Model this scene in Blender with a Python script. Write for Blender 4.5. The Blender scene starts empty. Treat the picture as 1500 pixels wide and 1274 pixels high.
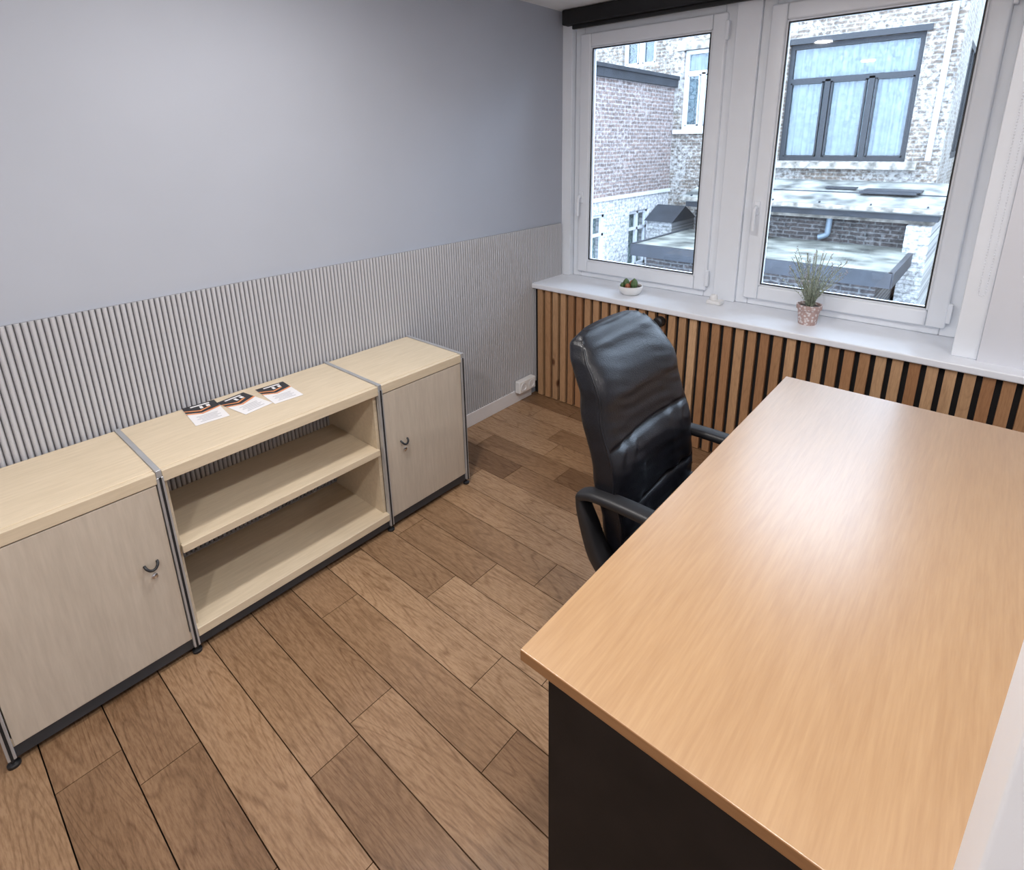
import bpy, bmesh, math, random
from mathutils import Vector, Matrix
random.seed(7)
C=bpy.context; D=bpy.data
# ---------------------------------------------------------------- materials
def newmat(name):
    m=D.materials.new(name); m.use_nodes=True
    nt=m.node_tree; b=nt.nodes['Principled BSDF']
    return m,nt,b
def setp(b,**k):
    for n,v in k.items():
        n={'rough':'Roughness','metal':'Metallic','spec':'Specular IOR Level','coat':'Coat Weight','coatr':'Coat Roughness','coati':'Coat IOR','ior':'IOR','trans':'Transmission Weight'}[n]
        b.inputs[n].default_value=v
def coords(nt,scale=(1,1,1)):
    tc=nt.nodes.new('ShaderNodeTexCoord'); mp=nt.nodes.new('ShaderNodeMapping')
    mp.inputs['Scale'].default_value=scale
    nt.links.new(tc.outputs['Object'],mp.inputs['Vector']); return mp.outputs['Vector']
def noise(nt,vec,scale,detail=3,rough=.5,dist=0):
    n=nt.nodes.new('ShaderNodeTexNoise'); n.inputs['Scale'].default_value=scale
    n.inputs['Detail'].default_value=detail; n.inputs['Roughness'].default_value=rough; n.inputs['Distortion'].default_value=dist
    nt.links.new(vec,n.inputs['Vector']); return n
def ramp(nt,fac,stops):
    r=nt.nodes.new('ShaderNodeValToRGB'); e=r.color_ramp.elements
    while len(e)<len(stops): e.new(.5)
    for i,(p,c) in enumerate(stops): e[i].position=p; e[i].color=(*c,1)
    nt.links.new(fac,r.inputs['Fac']); return r
def mix(nt,fac,a,b,mode='MIX'):
    m=nt.nodes.new('ShaderNodeMix'); m.data_type='RGBA'; m.blend_type=mode
    for s,v in ((m.inputs[0],fac),(m.inputs[6],a),(m.inputs[7],b)):
        if isinstance(v,(int,float)): s.default_value=v
        elif isinstance(v,tuple): s.default_value=(*v,1)
        else: nt.links.new(v,s)
    return m.outputs[2]
def math_(nt,op,a,b=0.0):
    m=nt.nodes.new('ShaderNodeMath'); m.operation=op
    for s,v in zip(m.inputs,(a,b)):
        if isinstance(v,(int,float)): s.default_value=v
        else: nt.links.new(v,s)
    return m.outputs[0]
def bump(nt,b,h,strength=.2,dist=.01):
    bp=nt.nodes.new('ShaderNodeBump'); bp.inputs['Strength'].default_value=strength; bp.inputs['Distance'].default_value=dist
    nt.links.new(h,bp.inputs['Height']); nt.links.new(bp.outputs[0],b.inputs['Normal'])
def pm(name,col,rough=.5,metal=0,var=.06,scale=12,bmp=0,bscale=200,**k):
    m,nt,b=newmat(name); v=coords(nt); n=noise(nt,v,scale,2)
    lo=tuple(c*(1-var) for c in col); hi=tuple(min(1,c*(1+var)) for c in col)
    r=ramp(nt,n.outputs['Fac'],[(.3,lo),(.7,hi)]); nt.links.new(r.outputs[0],b.inputs['Base Color'])
    setp(b,rough=rough,metal=metal,**k)
    if bmp: bump(nt,b,noise(nt,v,bscale,2).outputs['Fac'],bmp,.002)
    return m
def woodmat(name,c1,c2,axis,rough=.4,fine=60,k=14,contrast=(.35,.65),**kw):
    m,nt,b=newmat(name); s=[1,1,1]; s[axis]=1/k
    v=coords(nt,tuple(s)); n1=noise(nt,v,fine,4,.6); n2=noise(nt,v,fine/9,2,.5,.6)
    f=math_(nt,'ADD',math_(nt,'MULTIPLY',n1.outputs['Fac'],.75),math_(nt,'MULTIPLY',n2.outputs['Fac'],.25))
    r=ramp(nt,f,[(contrast[0],c1),(contrast[1],c2)]); nt.links.new(r.outputs[0],b.inputs['Base Color'])
    setp(b,rough=rough,**kw)
    return m
def plankmat(name,axis,cols,rough,grain=1.0,knots=False,band=9,freq=12.0,kscale=6,kpow=.9):
    m,nt,b=newmat(name)
    at=nt.nodes.new('ShaderNodeAttribute'); at.attribute_name='rnd'
    tc=nt.nodes.new('ShaderNodeTexCoord')
    vm=nt.nodes.new('ShaderNodeVectorMath'); vm.operation='MULTIPLY_ADD'
    nt.links.new(at.outputs['Color'],vm.inputs[0]); vm.inputs[1].default_value=(17,13,11); nt.links.new(tc.outputs['Object'],vm.inputs[2])
    mp=nt.nodes.new('ShaderNodeMapping'); s=[1,1,1]; s[axis]=.14; mp.inputs['Scale'].default_value=s
    nt.links.new(vm.outputs[0],mp.inputs['Vector']); v=mp.outputs[0]
    base=noise(nt,v,band,1,.4,.2)
    rings=math_(nt,'FRACT',math_(nt,'MULTIPLY',base.outputs['Fac'],freq))
    rings=math_(nt,'ABSOLUTE',math_(nt,'SUBTRACT',rings,.5))
    fine=noise(nt,v,190,4,.65)
    rc=ramp(nt,at.outputs['Fac'],cols)
    g=ramp(nt,rings,[(.0,(.50,.43,.37)),(.16,(1,1,1))])
    f=ramp(nt,fine.outputs['Fac'],[(.32,(.60,.54,.49)),(.60,(1.0,1.0,1.0))])
    big=noise(nt,v,4,2); bg=ramp(nt,big.outputs['Fac'],[(.3,(.72,.69,.66)),(.7,(1,1,1))])
    c=mix(nt,.5*grain,rc.outputs[0],g.outputs[0],'MULTIPLY'); c=mix(nt,.85*grain,c,f.outputs[0],'MULTIPLY'); c=mix(nt,1.0,c,bg.outputs[0],'MULTIPLY')
    if knots:
        mp2=nt.nodes.new('ShaderNodeMapping'); s=[1,1,1]; s[axis]=.55; mp2.inputs['Scale'].default_value=s
        nt.links.new(vm.outputs[0],mp2.inputs['Vector'])
        vo=nt.nodes.new('ShaderNodeTexVoronoi'); vo.inputs['Scale'].default_value=kscale; nt.links.new(mp2.outputs[0],vo.inputs['Vector'])
        kr=ramp(nt,vo.outputs['Distance'],[(.05,(.22,.10,.04)),(.11,(1,1,1))]); c=mix(nt,kpow,c,kr.outputs[0],'MULTIPLY')
    nt.links.new(c,b.inputs['Base Color']); setp(b,rough=rough)
    bump(nt,b,fine.outputs['Fac'],.12,.002)
    return m
def brickmat(name,ax,c1,c2,mortar,patch,pf=.5,bw=.22,bh=.065,ms=.012,gain=1.0):
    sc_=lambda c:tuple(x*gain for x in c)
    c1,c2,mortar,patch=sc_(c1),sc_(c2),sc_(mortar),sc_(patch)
    m,nt,b=newmat(name)
    tc=nt.nodes.new('ShaderNodeTexCoord'); sp=nt.nodes.new('ShaderNodeSeparateXYZ'); cb=nt.nodes.new('ShaderNodeCombineXYZ')
    nt.links.new(tc.outputs['Object'],sp.inputs[0]); nt.links.new(sp.outputs['X' if ax=='x' else 'Y'],cb.inputs[0]); nt.links.new(sp.outputs['Z'],cb.inputs[1])
    n0=noise(nt,cb.outputs[0],7,2); wob=nt.nodes.new('ShaderNodeVectorMath'); wob.operation='MULTIPLY_ADD'
    nt.links.new(n0.outputs['Color'],wob.inputs[0]); wob.inputs[1].default_value=(.03,.03,0); nt.links.new(cb.outputs[0],wob.inputs[2])
    br=nt.nodes.new('ShaderNodeTexBrick'); nt.links.new(wob.outputs[0],br.inputs['Vector'])
    br.inputs['Scale'].default_value=1; br.inputs['Brick Width'].default_value=bw; br.inputs['Row Height'].default_value=bh; br.inputs['Mortar Size'].default_value=ms
    br.inputs['Color1'].default_value=(*c1,1); br.inputs['Color2'].default_value=(*c2,1); br.inputs['Mortar'].default_value=(*mortar,1); br.inputs['Mortar Smooth'].default_value=.3
    n=noise(nt,cb.outputs[0],1.6,5,.7); n2=noise(nt,cb.outputs[0],14,4,.7)
    f=math_(nt,'ADD',math_(nt,'MULTIPLY',n.outputs['Fac'],.55),math_(nt,'MULTIPLY',n2.outputs['Fac'],.45))
    r=ramp(nt,f,[(pf-.04,(0,0,0)),(pf+.04,(1,1,1))])
    c=mix(nt,r.outputs[0],br.outputs['Color'],mix(nt,.35,patch,br.outputs['Color']))
    sc=ramp(nt,n2.outputs['Fac'],[(.34,(.30,.30,.31)),(.60,(1,1,1))]); c=mix(nt,.9,c,sc.outputs[0],'MULTIPLY')
    nt.links.new(c,b.inputs['Base Color']); setp(b,rough=.95)
    return m
def glassmat(name,tint=(.95,.97,1)):
    m=D.materials.new(name); m.use_nodes=True; nt=m.node_tree; nt.nodes.clear()
    o=nt.nodes.new('ShaderNodeOutputMaterial'); t=nt.nodes.new('ShaderNodeBsdfTransparent'); t.inputs[0].default_value=(*tint,1)
    g=nt.nodes.new('ShaderNodeBsdfGlossy'); g.inputs['Roughness'].default_value=.02
    fr=nt.nodes.new('ShaderNodeFresnel'); fr.inputs[0].default_value=1.45
    mx=nt.nodes.new('ShaderNodeMixShader'); nt.links.new(fr.outputs[0],mx.inputs[0]); nt.links.new(t.outputs[0],mx.inputs[1]); nt.links.new(g.outputs[0],mx.inputs[2]); nt.links.new(mx.outputs[0],o.inputs[0])
    return m
def emitmat(name,col,s):
    m,nt,b=newmat(name); b.inputs['Base Color'].default_value=(*col,1); b.inputs['Emission Color'].default_value=(*col,1); b.inputs['Emission Strength'].default_value=s; return m

M={}
M['wall']=pm('wall_paint',(.415,.44,.50),.75,var=.02,scale=3)
M['wallw']=pm('white_wall_paint',(.74,.76,.82),.7,var=.02,scale=3)
M['ceil']=pm('ceiling_paint',(.82,.82,.82),.8,var=.02)
M['pvc']=pm('white_upvc',(.86,.90,.96),.3,var=.01)
M['trim']=pm('white_trim_paint',(.80,.80,.82),.4,var=.02)
M['sill']=pm('sill_laminate',(.86,.89,.95),.3,var=.02)
M['black']=pm('black_plastic',(.012,.012,.014),.45,var=.2)
M['blackm']=pm('black_matte',(.010,.010,.012),.7,var=.2)
M['leather']=pm('black_leather',(.007,.0075,.011),.36,var=.3,scale=30,bmp=.35,bscale=260,spec=.42)
M['alu']=pm('aluminium_profile',(.52,.53,.55),.35,.5,var=.06)
M['dgrey']=pm('dark_grey_profile',(.05,.055,.065),.4,.3)
M['chrome']=pm('chrome',(.7,.7,.72),.18,1)
M['cab']=woodmat('birch_laminate',(.60,.49,.345),(.71,.59,.43),1,.42,90,10,(.3,.7))
M['cabd']=woodmat('birch_laminate_door',(.49,.42,.34),(.59,.51,.42),2,.42,90,10,(.3,.7))
M['desk']=woodmat('beech_desk_laminate',(.41,.235,.108),(.485,.295,.145),1,.36,150,18,(.34,.66),coat=1,coatr=.30,coati=1.62)
M['deskedge']=woodmat('desk_edge_band',(.26,.12,.045),(.34,.17,.07),0,.5)
M['deskleg']=pm('dark_desk_panel',(.009,.0065,.006),.6,var=.3,spec=.25)
M['floor']=plankmat('oak_parquet',0,[(0,(.25,.145,.078)),(.3,(.34,.205,.115)),(.7,(.41,.255,.145)),(1,(.48,.31,.185))],.27,1.0,True,9,14.0,2.2,.75)
M['slat']=plankmat('pine_slat',2,[(0,(.42,.21,.10)),(.5,(.56,.32,.165)),(1,(.70,.45,.26))],.5,.5,True,14)
M['sub']=pm('floor_joint',(.03,.02,.014),.9)
M['glass']=glassmat('window_glass')
M['paper']=pm('leaflet_paper',(.82,.80,.80),.5,var=.02)
M['ink']=pm('leaflet_black_print',(.02,.02,.025),.4)
M['orange']=pm('leaflet_orange_print',(.75,.28,.10),.4)
M['greyink']=pm('leaflet_grey_text',(.45,.44,.46),.5)
M['terra']=pm('terracotta',(.45,.22,.15),.7,var=.25,scale=60)
M['white']=pm('white_ceramic',(.85,.85,.85),.3)
M['soil']=pm('soil',(.06,.04,.03),.95,var=.4,scale=100)
M['cactus']=pm('cactus_green',(.10,.17,.07),.6,var=.3,scale=60)
M['cactusr']=pm('cactus_red',(.35,.12,.06),.6,var=.3,scale=60)
M['laven']=pm('lavender_leaf',(.42,.47,.38),.7,var=.3,scale=60)
M['lavf']=pm('lavender_flower',(.55,.52,.58),.7,var=.3,scale=60)
M['bulb']=emitmat('lamp_diffuser',(1,.97,.93),6)
# exterior
G=.56
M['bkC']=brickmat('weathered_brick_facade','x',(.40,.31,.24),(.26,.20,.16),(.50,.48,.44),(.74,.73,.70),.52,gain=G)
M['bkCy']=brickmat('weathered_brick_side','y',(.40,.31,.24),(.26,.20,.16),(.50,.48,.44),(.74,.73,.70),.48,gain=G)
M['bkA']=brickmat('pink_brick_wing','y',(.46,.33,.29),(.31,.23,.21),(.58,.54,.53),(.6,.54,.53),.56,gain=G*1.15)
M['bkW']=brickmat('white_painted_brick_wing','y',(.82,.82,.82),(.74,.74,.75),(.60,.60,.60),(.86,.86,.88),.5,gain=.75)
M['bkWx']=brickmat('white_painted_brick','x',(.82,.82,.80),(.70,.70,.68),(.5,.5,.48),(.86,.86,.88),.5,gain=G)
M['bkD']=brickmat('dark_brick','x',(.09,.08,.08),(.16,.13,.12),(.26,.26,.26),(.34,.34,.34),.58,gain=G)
M['lead']=pm('lead_roofing',(.17,.175,.165),.7,var=.75,scale=3)
M['bitumen']=pm('bitumen_roof',(.14,.145,.13),.85,var=.75,scale=2.5)
M['fascia']=pm('dark_fascia',(.020,.023,.030),.6,var=.3,scale=4)
M['stone']=pm('weathered_stone',(.25,.23,.20),.9,var=.6,scale=9)
M['extw']=pm('painted_white_wood',(.55,.57,.60),.5,var=.08)
M['extblk']=pm('anthracite_frame',(.010,.012,.016),.6,var=.1)
M['darkroom']=pm('dark_interior',(.05,.06,.07),.8)
m,nt,b=newmat('lace_curtain'); v=coords(nt); vo=nt.nodes.new('ShaderNodeTexVoronoi'); vo.inputs['Scale'].default_value=8; nt.links.new(v,vo.inputs['Vector'])
n_=noise(nt,v,14,3,.7); r1=ramp(nt,vo.outputs['Distance'],[(.28,(.32,.36,.35)),(.36,(.09,.14,.15)),(.46,(.27,.33,.32))]); r2=ramp(nt,n_.outputs['Fac'],[(.38,(.4,.45,.45)),(.6,(1,1,1))])
nt.links.new(mix(nt,.85,r1.outputs[0],r2.outputs[0],'MULTIPLY'),b.inputs['Base Color']); setp(b,rough=.9); M['curtain']=m
M['pipew']=pm('white_downpipe',(.48,.50,.53),.5)
M['pipeg']=pm('zinc_downpipe',(.18,.23,.28),.5,.3)
M['ground']=pm('courtyard_paving',(.25,.25,.25),.9,var=.3,scale=4)

# ---------------------------------------------------------------- helpers
def empty(name):
    e=D.objects.new(name,None); C.collection.objects.link(e); e.empty_display_size=.1; return e
def mkobj(name,verts,faces,mat=None,par=None,smooth=False):
    me=D.meshes.new(name); me.from_pydata([tuple(v) for v in verts],[],faces); me.update()
    o=D.objects.new(name,me); C.collection.objects.link(o)
    if mat:
        for mm in (mat if isinstance(mat,list) else [mat]): me.materials.append(M[mm] if isinstance(mm,str) else mm)
    if smooth:
        for p in me.polygons: p.use_smooth=True
    if par: o.parent=par
    return o
def boxgeo(x0,x1,y0,y1,z0,z1):
    v=[(x0,y0,z0),(x1,y0,z0),(x1,y1,z0),(x0,y1,z0),(x0,y0,z1),(x1,y0,z1),(x1,y1,z1),(x0,y1,z1)]
    f=[(0,3,2,1),(4,5,6,7),(0,1,5,4),(1,2,6,5),(2,3,7,6),(3,0,4,7)]
    return v,f
def box(name,x0,x1,y0,y1,z0,z1,mat,par=None,bev=0):
    v,f=boxgeo(x0,x1,y0,y1,z0,z1); o=mkobj(name,v,f,mat,par)
    if bev: bevel(o,bev)
    return o
def bevel(o,w,seg=3):
    b=o.modifiers.new('bevel','BEVEL'); b.width=w; b.segments=seg; b.limit_method='ANGLE'
    for p in o.data.polygons: p.use_smooth=True
    wn=o.modifiers.new('wn','WEIGHTED_NORMAL'); wn.keep_sharp=True
def boxes(name,lst,mat,par=None,rnd=False,bev=0):
    V=[];F=[];R=[]
    for b in lst:
        v,f=boxgeo(*b[:6]); n=len(V); V+=v; F+=[tuple(i+n for i in q) for q in f]; r=random.random(); R+=[(r,random.random(),random.random())]*6
    o=mkobj(name,V,F,mat,par)
    if rnd:
        ca=o.data.color_attributes.new('rnd','FLOAT_COLOR','CORNER')
        for p in o.data.polygons:
            for li in p.loop_indices: r=R[p.index]; ca.data[li].color=(r[0],r[0],r[0],1)
    if bev: bevel(o,bev,2)
    return o
def tube(name,pts,r,mat,par=None,cyc=False,res=6,smooth=True):
    cu=D.curves.new(name,'CURVE'); cu.dimensions='3D'; cu.bevel_depth=r; cu.bevel_resolution=res; cu.use_fill_caps=True
    if smooth and len(pts)>2:
        s=cu.splines.new('NURBS'); s.points.add(len(pts)-1)
        for p,q in zip(s.points,pts): p.co=(*q,1)
        s.use_endpoint_u=True; s.order_u=3; s.use_cyclic_u=cyc
    else:
        s=cu.splines.new('POLY'); s.points.add(len(pts)-1)
        for p,q in zip(s.points,pts): p.co=(*q,1)
        s.use_cyclic_u=cyc
    o=D.objects.new(name,cu); C.collection.objects.link(o); cu.materials.append(M[mat])
    dg=C.evaluated_depsgraph_get(); me=D.meshes.new_from_object(o.evaluated_get(dg)); D.objects.remove(o)
    o=D.objects.new(name,me); C.collection.objects.link(o)
    for p in me.polygons: p.use_smooth=True
    if par: o.parent=par
    return o
def lathe(name,prof,c,mat,par=None,n=40,smooth=True):
    V=[];F=[]
    for r,z in prof:
        for i in range(n):
            a=2*math.pi*i/n; V.append((c[0]+r*math.cos(a),c[1]+r*math.sin(a),c[2]+z))
    for j in range(len(prof)-1):
        for i in range(n): F.append((j*n+i,j*n+(i+1)%n,(j+1)*n+(i+1)%n,(j+1)*n+i))
    F.append(tuple(range(n-1,-1,-1))); F.append(tuple((len(prof)-1)*n+i for i in range(n)))
    o=mkobj(name,V,F,mat,par,smooth)
    e=o.modifiers.new('es','EDGE_SPLIT'); e.split_angle=math.radians(40)
    return o
def cyl_between(name,a,b,r,mat,par=None): return tube(name,[a,b],r,mat,par,smooth=False)

# ---------------------------------------------------------------- dimensions (camera above world origin)
H=1.62; XW=-2.222; XR=1.35; YB=-1.7; YWIN=3.05; YS=2.67; ZC=2.375; ZS=.768
pl=[];w=.15;y=-.012-w*12
while y<YS+.02:
    x=XW-.02-random.random()*.8
    while x<XR:
        L=random.choice([.45,.55,.7,.8,.95,1.1]); x1=x+L
        a=max(x,XW-.02); b=min(x1,XR)
        if b>a+.01: pl.append((a+.0012,b-.0012,y+.0016,min(y+w-.0016,YWIN),-.012,0))
        x=x1
    y+=w
fl=boxes('floor',pl,'floor',rnd=True)
box('floor_subfloor',XW-.1,XR+.1,YB-.1,YWIN+.1,-.06,-.0125,'sub')
box('wall_left',XW-.15,XW,YB-.1,3.15,0,ZC+.1,'wall')
box('wall_right',XR,XR+.12,YB-.1,3.15,0,ZC+.1,'wallw')
box('wall_back',XW,XR,YB-.12,YB,0,ZC+.1,'wallw')
box('wall_window_lower',XW,XR,3.0,3.2,-.02,ZS-.034,'wallw')
box('wall_window_upper',XW,XR,3.0,3.2,2.375,ZC+.25,'wallw')
box('wall_window_pier',.03,XR,2.745,3.2,ZS,ZC,'wallw')
box('ceiling',XW-.1,XR+.1,YB-.1,2.98,ZC,ZC+.1,'ceil')
box('trim_1',-.055,.03,2.76,3.12,ZS,2.30,'pvc',bev=.004)
box('trim_2',XW,-2.15,2.985,3.12,ZS,2.375,'pvc',bev=.003)
box('trim_3',.062,.20,.36,.44,0,ZC,'trim',bev=.003)
# ribbed wainscot
V=[];F=[];p=.0170; y=YB; prof=[(0,0),(.12,.006),(.3,.010),(.5,.011),(.7,.010),(.88,.006)]
ys=[]
while y<2.965:
    for t,h in prof: ys.append((y+t*p,h))
    y+=p
for (yy,h) in ys: V+= [(XW+.004+h,yy,.085),(XW+.004+h,yy,1.115)]
for i in range(len(ys)-1): F.append((2*i,2*i+2,2*i+3,2*i+1))
n=len(V); V+=[(XW,ys[0][0],1.115),(XW,ys[-1][0],1.115)]
F+= [tuple([n]+[2*i+1 for i in range(len(ys))]+[n+1])]
mw,ntw,bw_=newmat('ribbed_strip'); tc=ntw.nodes.new('ShaderNodeTexCoord'); sp=ntw.nodes.new('ShaderNodeSeparateXYZ'); ntw.links.new(tc.outputs['Object'],sp.inputs[0])
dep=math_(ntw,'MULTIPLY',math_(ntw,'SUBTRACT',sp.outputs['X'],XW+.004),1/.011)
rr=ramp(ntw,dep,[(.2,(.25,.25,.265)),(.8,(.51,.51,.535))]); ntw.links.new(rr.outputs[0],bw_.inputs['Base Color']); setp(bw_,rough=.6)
wa=mkobj('trim_4',V,F,[mw])
box('baseboard_left',XW,XW+.018,YB,2.64,0,.085,'trim',bev=.003)
box('baseboard_right',XR-.015,XR,YB,2.64,0,.085,'trim')
# ---- slat panel below sill
sl=empty('slat_panel')
box('backing',XW+.001,XR-.001,YS+.03,YS+.05,0.0,ZS-.032,'blackm',sl)
L=[];x=XW+.045
while x<XR-.05: L.append((x,x+.040,YS+.005,YS+.03,.004,ZS-.033)); x+=.0605
boxes('slats',L,'slat',sl,rnd=True,bev=.0015)
kn=empty('radiator_valve'); 
o=lathe('knob',[(.0,0),(.026,.0),(.030,.012),(.028,.045),(.02,.052),(0,.052)],(0,0,0),'black',kn); o.rotation_euler=(math.radians(90),0,0); o.location=(-1.31,YS+.006,.690)
box('window_sill',XW,XR,YS-.012,3.13,ZS-.032,ZS,'sill',bev=.006)

# ---- windows
def frame(name,par,x0,x1,z0,z1,w,y0,y1,mat,bev=.006):
    return boxes(name,[(x0,x0+w,y0,y1,z0,z1),(x1-w,x1,y0,y1,z0,z1),(x0+w,x1-w,y0,y1,z0,z0+w),(x0+w,x1-w,y0,y1,z1-w,z1)],mat,par,bev=bev)
def window(name,x0,x1,hx):
    e=empty(name)
    z0=ZS+.0005; z1=2.285
    frame('outer_frame',e,x0,x1,z0,z1,.065,3.02,3.09,'pvc')
    sx0,sx1,sz0,sz1=x0+.045,x1-.045,z0+.038,z1-.045
    frame('sash',e,sx0,sx1,sz0,sz1,.075,2.995,3.06,'pvc',.010)
    frame('glazing_bead',e,sx0+.073,sx1-.073,sz0+.073,sz1-.073,.012,3.008,3.05,'pvc',.004)
    frame('gasket',e,sx0+.083,sx1-.083,sz0+.083,sz1-.083,.006,3.006,3.012,'black',.0)
    box('glass_pane',sx0+.08,sx1-.08,3.03,3.034,sz0+.08,sz1-.08,'glass',e)
    hz=1.29
    box('handle_rose',sx0+.018,sx0+.046,2.983,2.996,hz-.035,hz+.035,'pvc',e,.004)
    tube('handle_lever',[(sx0+.032,2.985,hz+.005),(sx0+.032,2.955,hz+.005),(sx0+.032,2.95,hz-.03),(sx0+.032,2.95,hz-.115)],.010,'pvc',e)
    for i,hz2 in enumerate((sz0+.03,sz1-.13)):
        box('hinge_%d'%i,sx1-.004,sx1+.014,2.985,3.01,hz2,hz2+.09,'pvc',e,.004)
    return e
window('window_1',-2.145,-1.165,0)
window('window_2',-1.045,-.055,0)
box('trim_5',-1.165,-1.045,3.0,3.12,ZS+.0005,2.285,'pvc',bev=.004)
rb=empty('roller_blind')
box('cassette',-2.19,.028,2.93,3.04,2.29,2.372,'blackm',rb,.008)
box('blind_hem_bar',-2.14,-.06,2.965,2.985,2.268,2.29,'black',rb,.004)
cc=empty('blind_cord')
def icos(name,cs,r,mat,par):
    bm=bmesh.new()
    for c in cs: bmesh.ops.create_icosphere(bm,subdivisions=1,radius=r,matrix=Matrix.Translation(c))
    me=D.meshes.new(name); bm.to_mesh(me); bm.free(); o=D.objects.new(name,me); C.collection.objects.link(o); me.materials.append(M[mat]); o.parent=par
    for p in me.polygons: p.use_smooth=True
    return o
b1=[(-.012,2.752,z) for z in [2.25-i*.011 for i in range(110)]]
b2=[(.010,2.752,z) for z in [2.25-i*.011 for i in range(110)]]
loop=[(-.001+.011*math.cos(a),2.752,1.045+.014*math.sin(a)) for a in [math.pi+i*math.pi/4 for i in range(5)]]
icos('beads',b1+b2+loop,.0028,'pvc',cc)

# ---- socket
so=empty('wall_socket')
box('housing',XW+.019,XW+.062,2.47,2.63,.075,.155,'white',so,.006)
for i,yy in enumerate((2.51,2.59)):
    o=lathe('outlet_%d'%i,[(0,0),(.028,0),(.028,.003),(.022,.003),(.020,-.0005),(0,-.0005)],(0,0,0),'trim',so,24); o.rotation_euler=(0,math.radians(90),0); o.location=(XW+.0625,yy,.115)

# ---------------------------------------------------------------- storage cabinet (sideboard)
cb=empty('sideboard')
XF=-1.796; XBk=XW+.03; Y=[-.065,.402,1.192,1.648]; ZT=.691
def unit(i,kind):
    y0,y1=Y[i]+.008,Y[i+1]-.008
    box('top_panel_%d'%i,XBk,XF-.018,y0,y1,ZT-.028,ZT,'cab',cb,.002)
    box('top_lip_%d'%i,XF-.018,XF+.002,y0,y1,ZT-.040,ZT-.002,'cab',cb,.002)
    box('bottom_panel_%d'%i,XBk,XF-.002,y0,y1,.062,.092,'cab',cb,.002)
    box('base_rail_%d'%i,XF-.03,XF-.006,y0,y1,.022,.060,'dgrey',cb,.002)
    box('base_rail_back_%d'%i,XBk,XBk+.02,y0,y1,.022,.060,'dgrey',cb,.002)
    box('side_a_%d'%i,XBk+.01,XF-.022,y0,y0+.014,.092,ZT-.03,'cab',cb)
    box('side_b_%d'%i,XBk+.01,XF-.022,y1-.014,y1,.092,ZT-.03,'cab',cb)
    if kind=='door':
        box('back_%d'%i,XBk+.002,XBk+.012,y0+.014,y1-.014,.092,ZT-.03,'cab',cb)
        box('door_leaf_%d'%i,XF-.018,XF,y0+.004,y1-.004,.064,ZT-.044,'cabd',cb,.002)
    else:
        box('shelf_%d'%i,XBk+.03,XF-.02,y0+.015,y1-.015,.385,.407,'cab',cb,.002)
        box('shelf_lip_%d'%i,XF-.02,XF-.004,y0+.012,y1-.012,.380,.408,'cab',cb,.002)
        box('bottom_lip_%d'%i,XF-.003,XF+.006,y0+.002,y1-.002,.062,.094,'cab',cb,.002)
        cyl_between('brace_0',(XBk+.008,y0+.02,.42),(XBk+.008,y1-.02,.64),.0035,'dgrey',cb)
        box('back_rail_%d'%i,XBk+.0,XBk+.014,y0,y1,.64,.66,'dgrey',cb)
unit(0,'door'); unit(1,'open'); unit(2,'door')
for j,yy in enumerate(Y):
    box('top_bar_%d'%j,XBk-.004,XF+.004,yy-.0075,yy+.0075,ZT-.02,ZT+.004,'alu' ,cb,.002)
    box('post_front_%d'%j,XF-.016,XF+.006,yy-.0095,yy+.0095,.03,ZT-.02,'alu',cb,.002)
    box('post_groove_%d'%j,XF+.004,XF+.0072,yy-.0032,yy+.0032,.03,ZT-.02,'blackm',cb)
    box('post_rear_%d'%j,XBk-.004,XBk+.018,yy-.0075,yy+.0075,.03,ZT-.02,'alu',cb,.002)
    box('bottom_bar_%d'%j,XBk,XF,yy-.006,yy+.006,.03,.055,'dgrey',cb)
    if j in (0,3):
        box('end_panel_%d'%j,XBk+.012,XF-.014,yy-.006,yy+.006,.05,ZT-.02,'dgrey',cb)
    for xx in (XF-.01,XBk+.012):
        lathe('foot_%d'%j,[(0,0),(.015,0),(.015,.008),(.006,.012),(.006,.034),(0,.034)],(xx,yy,0),'black',cb,16)
def cabhandle(y,z,i):
    pts=[(XF+.001,y-.017,z+.006),(XF+.010,y-.017,z+.002),(XF+.015,y-.009,z-.009),(XF+.017,y,z-.011),(XF+.015,y+.009,z-.009),(XF+.010,y+.017,z+.002),(XF+.001,y+.017,z+.006)]
    tube('handle_%d'%i,pts,.004,'black',cb)
    o=lathe('lock_%d'%i,[(0,0),(.009,0),(.009,.004),(.006,.006),(0,.006)],(0,0,0),'chrome',cb,20); o.rotation_euler=(0,math.radians(90),0); o.location=(XF,y+.003,z-.042)
cabhandle(.332,.400,0); cabhandle(1.290,.400,1)

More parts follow.
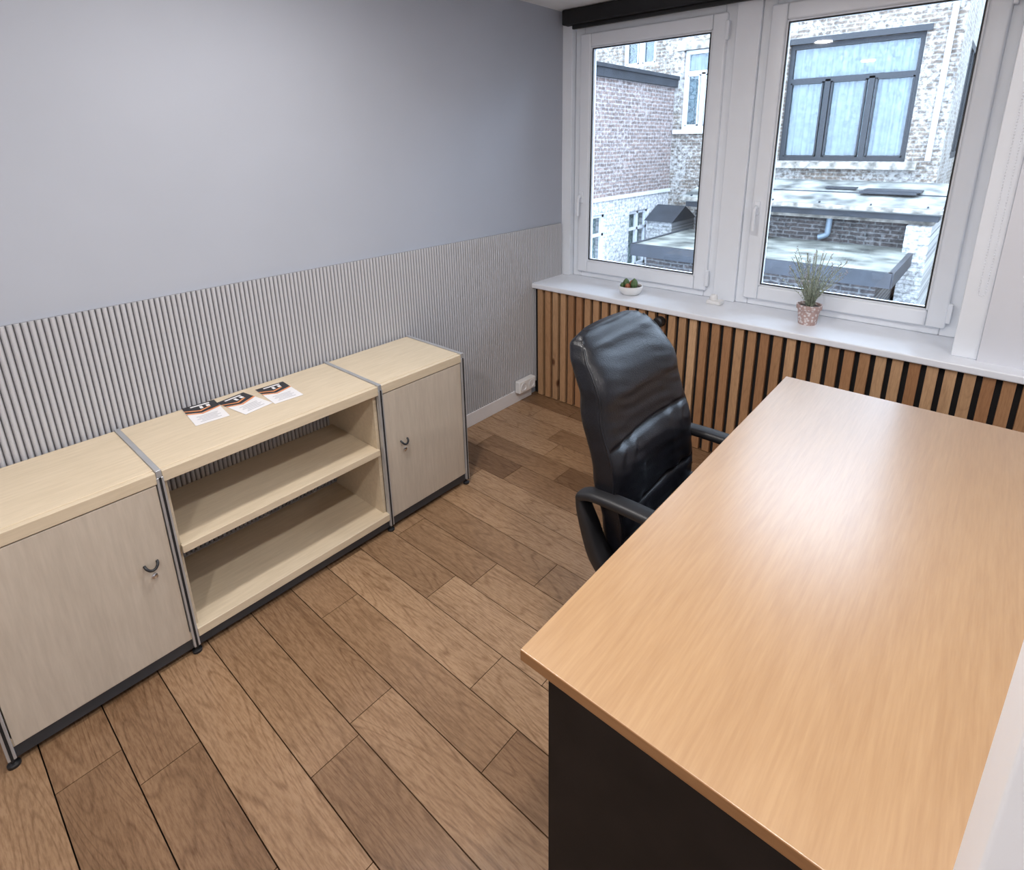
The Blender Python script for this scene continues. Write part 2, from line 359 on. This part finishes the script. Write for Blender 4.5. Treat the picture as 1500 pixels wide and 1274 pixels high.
# leaflets
def leaflet(cx,cy,rot,name):
    e=empty(name); hw,hl=.055,.092
    def q(n,pts,dz,mat):
        return mkobj(n,[(p[0],p[1],dz) for p in pts],[tuple(range(len(pts)))],mat,e)
    box('sheet',-hl,hl,-hw,hw,0,.001,'paper',e)
    q('print_header',[(-hl,-hw),(-hl+.06,-hw),(-hl+.088,-.01),(-hl+.066,hw),(-hl,hw)],.0013,'ink')
    q('print_chevron',[(-hl+.062,-hw),(-hl+.072,-hw),(-hl+.100,-.01),(-hl+.076,hw),(-hl+.066,hw),(-hl+.090,-.01)],.0014,'orange')
    q('print_chevron2',[(-hl+.034,-hw),(-hl+.042,-hw),(-hl+.072,-.01),(-hl+.054,.03),(-hl+.048,.026),(-hl+.062,-.01)],.0015,'orange')
    q('print_logo',[(-hl+.010,-.03),(-hl+.020,-.03),(-hl+.020,.034),(-hl+.010,.034)],.0016,'paper')
    q('print_logo2',[(-hl+.026,-.004),(-hl+.050,-.004),(-hl+.050,.006),(-hl+.026,.006)],.0017,'paper')
    q('print_logo3',[(-hl+.026,.018),(-hl+.046,.018),(-hl+.046,.030),(-hl+.026,.030)],.0017,'paper')
    for k in range(5):
        xx=.022+k*.012; ww=[.035,.03,.038,.026,.034][k]
        q('print_text_%d'%k,[(xx,-ww),(xx+.004,-ww),(xx+.004,ww),(xx,ww)],.0013,'greyink')
    e.location=(cx,cy,ZT+.001); e.rotation_euler=(0,0,rot); return e
leaflet(-2.095,.650,-.10,'leaflet'); leaflet(-2.06,.775,.16,'leaflet'); leaflet(-2.05,.905,-.06,'leaflet')

# ---------------------------------------------------------------- desk
dk=empty('desk'); DX0,DX1,DY0,DY1,DZ=-.532,.272,.597,2.197,.736
o=box('desk_top',DX0,DX1,DY0,DY1,DZ-.025,DZ,'desk',dk); 
o.data.materials.append(M['deskedge'])
for i,pp in enumerate(o.data.polygons):
    if i>=2: pp.material_index=1
bevel(o,.0025,3)
box('leg_panel_near',-.478,.22,.612,.637,.012,DZ-.0255,'deskleg',dk,.002)
box('leg_panel_far',-.478,.22,2.157,2.182,.012,DZ-.0255,'deskleg',dk,.002)
box('modesty_panel',.14,.158,.638,2.156,.25,DZ-.0255,'deskleg',dk,.001)
for i,(xx,yy) in enumerate(((-.43,.6245),(.17,.6245),(-.43,2.1695),(.17,2.1695))):
    lathe('foot_%d'%i,[(0,0),(.012,0),(.012,.012),(0,.012)],(xx,yy,0),'black',dk,16)

# ---------------------------------------------------------------- office chair (faces +X)
ch=empty('office_chair'); CY=1.425
def sell(w,t,n=36,e=.5):
    out=[]
    for i in range(n):
        a=2*math.pi*i/n; c,s=math.cos(a),math.sin(a)
        out.append((w*math.copysign(abs(c)**e,c),t*math.copysign(abs(s)**e,s)))
    return out
def lerp(tab,s):
    for (a,va),(b_,vb) in zip(tab,tab[1:]):
        if s<=b_:
            t=(s-a)/(b_-a); t=t*t*(3-2*t); return va+(vb-va)*t
    return tab[-1][1]
cx=[(0,-.715),(.25,-.727),(.45,-.755),(.75,-.81),(1,-.885)]
hw=[(0,.195),(.10,.225),(.45,.247),(.65,.243),(.80,.232),(.90,.218),(.96,.195),(.99,.165),(1,.13)]
th=[(0,.030),(.1,.050),(.5,.056),(.85,.054),(.95,.042),(1,.014)]
Z0,Z1=.385,1.092; NS=110; NA=140
def groove(dist,wd,dep): return dep*math.exp(-(dist/wd)**2)
V=[];F=[]
for j in range(NS+1):
    s=j/NS; 
    if s>.85: s=min(1.0,.85+.15*math.sin((s-.85)/.15*math.pi/2))
    w_,t_,xc,z=lerp(hw,s),lerp(th,s),lerp(cx,s),Z0+(Z1-Z0)*s
    for (u,v) in sell(w_,t_,NA,.42):
        x=v
        if v>0:
            un=u/w_
            edge=max(0,1-abs(un)**6)
            d=groove(s-.58,.010,.018)*edge+groove(s-.30,.010,.016)*edge
            if s<.58: d+=(groove(u-.075,.007,.017)+groove(u+.075,.007,.017))*min(1,(.58-s)/.03)
            puff=.010*math.cos(min(1,abs(un))*math.pi/2)
            if s<.30: seg=math.sin(math.pi*s/.30)
            elif s<.58: seg=max(0.0,math.sin(math.pi*(s-.30)/.28))**.7
            else: seg=max(0.0,math.sin(math.pi*(s-.58)/.42))**.7
            x=v+puff*(.5+.5*seg)+.010*seg*edge-d
            x+=.0036*math.sin(u*85+math.sin(s*40)*1.5)*math.exp(-((s-.55)/.045)**2)*edge
            x+=.0032*math.sin(u*75+1+math.sin(s*33)*1.5)*math.exp(-((s-.31)/.05)**2)*edge
            x+=.0014*math.sin(s*120+u*30)*math.sin(u*22+s*14)*edge
        x+=.55*u*u
        V.append((xc+x,CY+u,z))
for j in range(NS):
    for i in range(NA): F.append((j*NA+i,j*NA+(i+1)%NA,(j+1)*NA+(i+1)%NA,(j+1)*NA+i))
F.append(tuple(range(NA-1,-1,-1))); F.append(tuple(NS*NA+i for i in range(NA)))
mkobj('backrest',V,F,'leather',ch,True)
pts=[]
for j in list(range(2,NS-3,3)):
    s=j/NS
    if s>.85: s=.85+.15*math.sin((s-.85)/.15*math.pi/2)
    w_,t_=lerp(hw,s)*.985,lerp(th,s)*.55; pts.append((lerp(cx,s)+t_+.55*w_*w_,CY-w_,Z0+(Z1-Z0)*s))
tube('piping_0',pts,.004,'leather',ch,res=3); tube('piping_1',[(p[0],2*CY-p[1],p[2]) for p in pts],.004,'leather',ch,res=3)
# seat
V=[];F=[];SX0,SX1,SW=-.745,-.235,.25; NZ=14;NA2=72
for j in range(NZ+1):
    t=j/NZ; a=-math.pi/2+math.pi*t; k=.82+.18*max(0,math.cos(a))**.5; z=.475+.055*math.sin(a)
    for (u,v) in sell(SW*k,(SX1-SX0)/2*k,NA2,.55):
        x=(SX0+SX1)/2+v; zz=z+ (.018*abs(u/SW)**2.5 - .03*max(0,(v/.25))**3 if t>.5 else -.02*max(0,(v/.25))**3)
        if t>.5: zz-= .010*math.exp(-((u-.09)/.008)**2)+.010*math.exp(-((u+.09)/.008)**2)
        V.append((x,CY+u,zz))
for j in range(NZ):
    for i in range(NA2): F.append((j*NA2+i,j*NA2+(i+1)%NA2,(j+1)*NA2+(i+1)%NA2,(j+1)*NA2+i))
F.append(tuple(range(NA2-1,-1,-1))); 
ct=len(V); V.append(((SX0+SX1)/2,CY,.525))
for i in range(NA2): F.append((NZ*NA2+i,NZ*NA2+(i+1)%NA2,ct))
mkobj('seat',V,F,'leather',ch,True)
def sweep(name,path,wy,tn,yc,mat,closed=False,sub=6):
    P=[Vector((p[0],0,p[1])) for p in path]; W=[p[2] if len(p)>2 else wy for p in path]; T=[p[3] if len(p)>3 else tn for p in path]
    Q=[];n=len(P)
    for i in range(n-1 if not closed else n):
        g=lambda k:(P[(i+k)%n] if closed else P[max(0,min(n-1,i+k))])
        gw=lambda A,k:(A[(i+k)%n] if closed else A[max(0,min(n-1,i+k))])
        for s in range(sub):
            t=s/sub; p0,p1,p2,p3=g(-1),g(0),g(1),g(2)
            q=.5*((2*p1)+(-p0+p2)*t+(2*p0-5*p1+4*p2-p3)*t*t+(-p0+3*p1-3*p2+p3)*t**3)
            Q.append((q,gw(W,0)*(1-t)+gw(W,1)*t,gw(T,0)*(1-t)+gw(T,1)*t))
    if not closed: Q.append((P[-1],W[-1],T[-1]))
    V=[];F=[];m=len(Q);K=16
    for i,(q,w_,t_) in enumerate(Q):
        a=Q[(i-1)%m if closed else max(0,i-1)][0]; b_=Q[(i+1)%m if closed else min(m-1,i+1)][0]
        tg=(b_-a).normalized(); nn=Vector((-tg.z,0,tg.x))
        for (u,v) in sell(w_,t_,K,.6): V.append((q.x+nn.x*v,yc+u,q.z+nn.z*v))
    for i in range(m if closed else m-1):
        for k in range(K): F.append((i*K+k,i*K+(k+1)%K,((i+1)%m)*K+(k+1)%K,((i+1)%m)*K+k))
    if not closed: F.append(tuple(range(K-1,-1,-1))); F.append(tuple((m-1)*K+k for k in range(K)))
    return mkobj(name,V,F,mat,ch,True)
for i,yc in enumerate((CY-.258,CY+.268)):
    sweep('armrest_%d'%i,[(-.785,.632,.024,.014),(-.775,.650,.026,.014),(-.73,.662,.027,.014),(-.62,.666,.028,.015),(-.50,.662,.027,.015),(-.43,.645,.024,.013),(-.41,.59,.022,.013),(-.43,.52,.022,.012),(-.48,.45,.024,.013),(-.56,.405,.030,.016),(-.65,.40,.032,.024),(-.72,.47,.032,.030),(-.762,.565,.028,.024)],.024,.014,yc,'black',closed=True)
    y_in=CY-.15 if i==0 else CY+.15
    box('arm_bracket_%d'%i,-.62,-.50,min(yc,y_in),max(yc,y_in),.396,.410,'black',ch,.002)
box('seat_plate',-.66,-.36,CY-.17,CY+.17,.396,.418,'black',ch,.004)
sweep('back_bracket',[(-.60,.395),(-.70,.375),(-.785,.40),(-.81,.50),(-.83,.60)],.05,.006,CY,'black')
lathe('gas_column',[(0,0),(.030,0),(.030,.16),(.022,.165),(.022,.27),(.014,.272),(.014,.325),(0,.325)],(-.50,CY,.075),'black',ch,24)
for k in range(5):
    a=2*math.pi*k/5+.35; c,s=math.cos(a),math.sin(a)
    R=.29
    Vv=[]
    for r_,zt_,zb_,w_ in ((.02,.125,.075,.030),(.15,.115,.075,.025),(R,.085,.062,.018)):
        for u,z in ((-w_,zb_),(w_,zb_),(w_*.8,zt_),(-w_*.8,zt_)): Vv.append((-.50+c*r_-s*u,CY+s*r_+c*u,z))
    Ff=[(0,1,2,3),(11,10,9,8)]
    for j in range(2):
        for q in range(4): Ff.append((j*4+q,(j+1)*4+q,(j+1)*4+(q+1)%4,j*4+(q+1)%4))
    o=mkobj('base_leg_%d'%k,Vv,Ff,'black',ch); bevel(o,.004,2)
    px,py=-.50+c*(R-.01),CY+s*(R-.01)
    for d in (-.014,.014):
        o=lathe('caster_%d'%k,[(0,-.009),(.022,-.009),(.027,-.005),(.027,.005),(.022,.009),(0,.009)],(0,0,0),'black',ch,20)
        o.rotation_euler=(math.radians(90),0,a); o.location=(px-s*d,py+c*d,.027)
    cyl_between('caster_stem_%d'%k,(px,py,.03),(px,py,.07),.006,'chrome',ch)

# ---------------------------------------------------------------- sill objects
cp=empty('cactus_bowl'); cxx,cyy=-1.585,2.81
lathe('bowl',[(0,0),(.045,0),(.062,.012),(.072,.040),(.070,.052),(.066,.052),(.064,.040),(0,.040)],(cxx,cyy,ZS),'white',cp)
lathe('soil',[(0,.036),(.063,.036),(.063,.042),(0,.044)],(cxx,cyy,ZS),'soil',cp,24)
for i,(dx,dy,r,h,mt) in enumerate(((-.028,.0,.018,.05,'cactus'),(.005,.02,.020,.042,'cactusr'),(.03,-.01,.018,.060,'cactus'),(0,-.03,.014,.03,'cactusr'),(-.04,-.025,.011,.028,'cactus'))):
    V=[];F=[];n=24;m_=8
    for j in range(m_+1):
        t=j/m_; rr_=r*math.sin(math.pi*(.15+.85*t))**.6 if t<1 else .001
        for k in range(n): a=2*math.pi*k/n; q=rr_*(1+.18*(k%3==0)); V.append((cxx+dx+q*math.cos(a),cyy+dy+q*math.sin(a),ZS+.04+h*t))
    for j in range(m_):
        for k in range(n): F.append((j*n+k,j*n+(k+1)%n,(j+1)*n+(k+1)%n,(j+1)*n+k))
    F.append(tuple(m_*n+k for k in range(n)))
    mkobj('cactus_%d'%i,V,F,mt,cp,True)
tl=empty('sensor_box')
box('base',-1.155,-1.075,2.885,2.945,ZS,ZS+.022,'white',tl,.005)
lathe('dome',[(0,0),(.022,0),(.022,.018),(.016,.028),(0,.03)],(-1.125,2.915,ZS+.021),'white',tl,24)
pp_=empty('potted_lavender'); px,py=-.628,2.85
lathe('pot',[(0,0),(.040,0),(.050,.075),(.056,.076),(.057,.098),(.052,.098),(.050,.082),(0,.082)],(px,py,ZS),'terra',pp_)
lathe('soil',[(0,.080),(.049,.080),(.049,.086),(0,.088)],(px,py,ZS),'soil',pp_,24)
pot=M['terra']; nt=pot.node_tree; bb=nt.nodes['Principled BSDF']; v=coords(nt); vo=nt.nodes.new('ShaderNodeTexVoronoi'); vo.inputs['Scale'].default_value=75; nt.links.new(v,vo.inputs['Vector'])
rk=ramp(nt,vo.outputs['Distance'],[(.32,(.72,.66,.66)),(.5,(.46,.32,.29))]); nt.links.new(rk.outputs[0],bb.inputs['Base Color'])
V=[];F=[];V2=[];F2=[]
for k in range(58):
    a=random.random()*6.28; sp_=random.random()**.7*.13; h=.10+random.random()*.17
    P=[]
    for t in [i/6 for i in range(7)]:
        P.append(Vector((px+math.cos(a)*(.012+sp_*t**1.5)+random.uniform(-.002,.002),py+math.sin(a)*(.012+sp_*t**1.5)*.8,ZS+.085+h*t)))
    for i in range(6):
        n=len(V); w_=.0014; V+=[P[i]+Vector((-w_,0,0)),P[i]+Vector((w_,0,0)),P[i+1]+Vector((w_,0,0)),P[i+1]+Vector((-w_,0,0)),P[i]+Vector((0,-w_,0)),P[i]+Vector((0,w_,0)),P[i+1]+Vector((0,w_,0)),P[i+1]+Vector((0,-w_,0))]; F+=[(n,n+1,n+2,n+3),(n+4,n+5,n+6,n+7)]
        for q in range(3):
            b_=random.random()*6.28; l=.022*(1-.08*i); d=Vector((math.cos(b_),math.sin(b_),.9)).normalized()*l; sd=d.cross(Vector((0,0,1))).normalized()*.0025
            n=len(V); o_=P[i].lerp(P[i+1],random.random()); V+=[o_,o_+d*.5+sd,o_+d,o_+d*.5-sd]; F.append((n,n+1,n+2,n+3))
    if k%2==0:
        for q in range(10):
            b_=random.random()*6.28; o_=P[-1]+Vector((0,0,-.02+q*.003)); d=Vector((math.cos(b_),math.sin(b_),.6))*.006; sd=Vector((-math.sin(b_),math.cos(b_),0))*.003
            n=len(V2); V2+=[o_,o_+d+sd,o_+d*1.4,o_+d-sd]; F2.append((n,n+1,n+2,n+3))
mkobj('foliage',V,F,'laven',pp_); mkobj('flowers',V2,F2,'lavf',pp_)

# ---------------------------------------------------------------- exterior
ex=empty('courtyard_buildings'); YF=11.0
def wallx(name,x0,x1,z0,z1,y,t,holes,mat,par):
    xs=sorted(set([x0,x1]+[h[0] for h in holes]+[h[1] for h in holes])); zs=sorted(set([z0,z1]+[h[2] for h in holes]+[h[3] for h in holes]))
    L=[]
    for a,b_ in zip(xs,xs[1:]):
        for c,d in zip(zs,zs[1:]):
            mx,mz=(a+b_)/2,(c+d)/2
            if any(h[0]<mx<h[1] and h[2]<mz<h[3] for h in holes): continue
            L.append((a,b_,y,y+t,c,d))
    return boxes(name,L,mat,par)
def wally(name,y0,y1,z0,z1,x,t,holes,mat,par):
    ys=sorted(set([y0,y1]+[h[0] for h in holes]+[h[1] for h in holes])); zs=sorted(set([z0,z1]+[h[2] for h in holes]+[h[3] for h in holes]))
    L=[]
    for a,b_ in zip(ys,ys[1:]):
        for c,d in zip(zs,zs[1:]):
            mx,mz=(a+b_)/2,(c+d)/2
            if any(h[0]<mx<h[1] and h[2]<mz<h[3] for h in holes): continue
            L.append((x-t,x,a,b_,c,d))
    return boxes(name,L,mat,par)
hb=(-3.29,-1.33,1.28,3.20); hc=(-5.24,-4.47,1.86,3.32); hd=(-6.62,-5.86,3.12,4.25)
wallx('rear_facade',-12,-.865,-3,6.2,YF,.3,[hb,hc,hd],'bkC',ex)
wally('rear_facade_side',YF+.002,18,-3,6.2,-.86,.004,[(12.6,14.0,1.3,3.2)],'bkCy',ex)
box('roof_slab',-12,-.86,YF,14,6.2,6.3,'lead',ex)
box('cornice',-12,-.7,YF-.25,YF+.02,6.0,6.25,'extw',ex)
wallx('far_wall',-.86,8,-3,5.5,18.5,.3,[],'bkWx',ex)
box('right_wing',5.0,5.4,3.3,18,-3,5.5,'stone',ex)
def curtainx(name,x0,x1,z0,z1,y,amp=.03,per=.16,mat='curtain'):
    V=[];F=[];n=int((x1-x0)/.02)
    for i in range(n+1):
        x=x0+(x1-x0)*i/n; yy=y+amp*math.sin(2*math.pi*x/per)+amp*.4*math.sin(2*math.pi*x/per*2.3+1); V+=[(x,yy,z0),(x,yy,z1)]
    for i in range(n): F.append((2*i,2*i+2,2*i+3,2*i+1))
    return mkobj(name,V,F,mat,ex,True)
def xwin(name,h,cols,trans,fm,fw,curt=True,y=YF):
    x0,x1,z0,z1=h; yy=y+.08
    L=[(x0,x0+fw,yy,yy+.07,z0,z1),(x1-fw,x1,yy,yy+.07,z0,z1),(x0+fw,x1-fw,yy,yy+.07,z0,z0+fw),(x0+fw,x1-fw,yy,yy+.07,z1-fw,z1)]
    zt=z1-fw
    if trans: zt=z0+(z1-z0)*trans; L.append((x0+fw,x1-fw,yy,yy+.07,zt-fw*.5,zt+fw*.5))
    for i in range(1,cols):
        xc=x0+(x1-x0)*i/cols; L.append((xc-fw*.6,xc+fw*.6,yy,yy+.07,z0+fw,zt))
    boxes(name+'_frame',L,fm,ex)
    if cols>1:
        L=[]
        for i in range(cols):
            a=x0+(x1-x0)*i/cols+fw*.9; b_=x0+(x1-x0)*(i+1)/cols-fw*.9; r=fw*.35
            L+=[(a,a+r,yy-.01,yy+.05,z0+fw,zt-fw*.5),(b_-r,b_,yy-.01,yy+.05,z0+fw,zt-fw*.5),(a,b_,yy-.01,yy+.05,z0+fw,z0+fw+r),(a,b_,yy-.01,yy+.05,zt-fw*.5-r,zt-fw*.5)]
        boxes(name+'_casements',L,fm,ex)
    box(name+'_glass',x0,x1,yy+.04,yy+.045,z0,z1,'glass',ex)
    if curt: curtainx(name+'_curtain',x0,x1,z0,z1,yy+.12)
    box(name+'_room',x0-.05,x1+.05,yy+.4,yy+.45,z0-.1,z1+.1,'darkroom',ex)
xwin('bay_window',hb,3,.70,'extblk',.07)
xwin('white_window',hc,2,.72,'extw',.07)
xwin('upper_window',hd,2,0,'extw',.06)
box('stone_lintel_a',-5.4,-4.33,YF-.03,YF+.05,3.32,3.46,'stone',ex); box('stone_sill_a',-5.36,-4.36,YF-.08,YF+.05,1.78,1.86,'extw',ex)
box('stone_lintel_b',-3.38,-1.26,YF-.03,YF+.05,3.2,3.29,'extblk',ex)
box('stone_sill_b',-3.5,-1.15,YF-.16,YF+.05,1.16,1.27,'stone',ex)
boxes('facade_band',[(-12,-.84,YF-.03,YF+.02,4.55,4.68)],'stone',ex)
boxes('side_window_frame',[(-.93,-.855,12.6,12.7,1.3,3.2),(-.93,-.855,13.9,14.0,1.3,3.2),(-.93,-.855,12.7,13.9,1.3,1.4),(-.93,-.855,12.7,13.9,3.1,3.2),(-.93,-.855,13.26,13.34,1.4,3.1)],'extblk',ex)
box('side_window_room',-1.0,-.95,12.5,14.1,1.2,3.3,'curtain',ex)
tube('downpipe_white',[(-1.02,YF-.06,5.9),(-1.02,YF-.06,1.3)],.04,'pipew',ex,smooth=False)
tube('downpipe_zinc',[(-2.07,9.94,.50),(-2.07,9.93,.22),(-2.08,9.93,.17),(-2.16,9.93,.13),(-2.2,9.93,.12)],.045,'pipeg',ex)
def prism(name,x0,x1,pts,mat):
    V=[(x0,*p) for p in pts]+[(x1,*p) for p in pts]; n=len(pts)
    F=[tuple(range(n-1,-1,-1)),tuple(range(n,2*n))]+[(i,(i+1)%n,n+(i+1)%n,n+i) for i in range(n)]
    return mkobj(name,V,F,mat,ex)
prism('lead_roof',-4.45,-.62,[(9.62,.69),(YF,.96),(YF,.60),(9.62,.60)],'lead')
boxes('lead_joints',[(-4.3+i*.7,-4.28+i*.7,9.63,9.68,.695,.72) for i in range(6)]+[(-4.45,-.62,10.25,10.27,.80,.83)],'fascia',ex)
boxes('stacked_slates',[(-1.75,-1.0,10.1,10.45,.83,.86),(-1.7,-.95,10.15,10.5,.86,.885),(-2.3,-1.85,10.4,10.6,.86,.89)],'fascia',ex)
boxes('stone_cornice',[(-4.48,-.59,9.58,10.1,.62,.68),(-4.38,-.70,9.84,10.1,.44,.50)],'stone',ex)
boxes('cornice_shadow_course',[(-4.42,-.65,9.72,10.1,.50,.62)],'fascia',ex)
box('dark_block',-4.35,-.75,10.0,10.98,-3,.60,'bkD',ex)
box('flat_roof',-4.46,-.90,7.95,10.0,-.02,.05,'bitumen',ex)
boxes('flat_roof_fascia',[(-4.48,-.88,7.90,7.97,-.13,.06),(-4.50,-4.44,7.92,10.0,-.13,.06),(-.92,-.86,7.92,10.0,-.13,.06)],'fascia',ex)
box('lower_block',-4.3,-1.05,8.1,9.99,-3,-.02,'bkD',ex)
box('white_pier',-1.0,-.70,9.6,11,-3,.44,'bkWx',ex)
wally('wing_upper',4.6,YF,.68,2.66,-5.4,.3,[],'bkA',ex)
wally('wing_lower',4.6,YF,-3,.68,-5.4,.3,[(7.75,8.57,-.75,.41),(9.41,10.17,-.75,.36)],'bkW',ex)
box('wing_fascia',-9,-5.33,4.5,YF-.01,2.66,2.80,'fascia',ex); box('wing_coping',-5.72,-5.30,4.5,YF-.01,2.80,2.86,'fascia',ex)
box('wing_band',-5.42,-5.36,4.6,YF-.01,.64,.70,'extw',ex)
for i,(a,b_,c,d) in enumerate(((7.75,8.57,-.75,.41),(9.41,10.17,-.75,.36))):
    f=.06; L=[(-5.5,-5.44,a,a+f,c,d),(-5.5,-5.44,b_-f,b_,c,d),(-5.5,-5.44,a,b_,c,c+f),(-5.5,-5.44,a,b_,d-f,d),(-5.5,-5.44,(a+b_)/2-.03,(a+b_)/2+.03,c,d),(-5.5,-5.44,a,b_,c+(d-c)*.66,c+(d-c)*.66+.05)]
    boxes('wing_window_%d'%i,L,'extw',ex); box('wing_window_room_%d'%i,-5.65,-5.6,a-.05,b_+.05,c-.1,d+.1,'curtain',ex)
prism('small_roof',-5.35,-4.75,[(9.9,.15),(10.45,.42),(YF-.02,.15)],'fascia')
box('small_roof_wall',-5.33,-4.8,10.0,YF-.02,-3,.15,'bkWx',ex)
box('courtyard_ground',-12,8,3.3,19,-3.1,-3.0,'ground',ex)

# ---------------------------------------------------------------- lights
def lamp(i,x,y,power,col=(1,.965,.94),r=.06):
    e=empty('ceiling_spot_or_fill' )
    lathe('trim_ring',[(r+.0,0),(r+.016,0),(r+.016,-.006),(r,-.008)],(x,y,ZC-.0005),'trim',e,32)
    lathe('diffuser',[(0,-.002),(r,-.002),(r,-.004),(0,-.004)],(x,y,ZC),'bulb',e,32)
    ld=D.lights.new('spot_or_fill_light','AREA'); ld.shape='DISK'; ld.size=2*r; ld.energy=power; ld.color=col
    lo=D.objects.new('spot_or_fill_light',ld); C.collection.objects.link(lo); lo.location=(x,y,ZC-.012); lo.parent=e
lamp(0,-1.30,.90,17); lamp(1,-.2,.85,14); lamp(2,-1.25,-.6,9); lamp(3,-.2,-.6,17); lamp(4,.7,1.6,8)  # rear pair (negative y) is added as fill light, no such fittings known
for i,(a,b_) in enumerate(((-2.02,-1.29),(-.92,-.18))):
    ld=D.lights.new('window_portal','AREA'); ld.shape='RECTANGLE'; ld.size=b_-a; ld.size_y=1.3; ld.cycles.is_portal=True
    lo=D.objects.new('window_portal',ld); C.collection.objects.link(lo); lo.location=((a+b_)/2,3.10,1.53); lo.rotation_euler=(math.radians(-90),0,0)
w=D.worlds.new('World'); C.scene.world=w; w.use_nodes=True; nt=w.node_tree; bg=nt.nodes['Background']
tc=nt.nodes.new('ShaderNodeTexCoord'); sp=nt.nodes.new('ShaderNodeSeparateXYZ'); nt.links.new(tc.outputs['Generated'],sp.inputs[0])
r=ramp(nt,sp.outputs['Z'],[(0,(.62,.78,1.0)),(.6,(.72,.86,1.0))]); nt.links.new(r.outputs[0],bg.inputs[0]); bg.inputs[1].default_value=10.5

# ---------------------------------------------------------------- camera
f,px_,py_=817,773,453
Xh=Vector((.7657,-.1757,.6188)).normalized(); Yh=Vector((.6428,.2241,-.7325)); Yh=(Yh-Xh*Yh.dot(Xh)).normalized(); Zh=Xh.cross(Yh)
R=Matrix((Xh,Yh,Zh))
cd=D.cameras.new('camera'); co=D.objects.new('camera',cd); C.collection.objects.link(co)
mw_=R.to_4x4(); mw_.translation=Vector((0,0,H)); co.matrix_world=mw_
cd.sensor_fit='HORIZONTAL'; cd.sensor_width=36; cd.lens=f/1500*36
cd.shift_x=(750-px_)/1500; cd.shift_y=(py_-637)/1500; cd.clip_start=.02; cd.clip_end=200
C.scene.camera=co
C.scene.view_settings.view_transform='Standard'; C.scene.view_settings.look='None'; C.scene.view_settings.exposure=.08
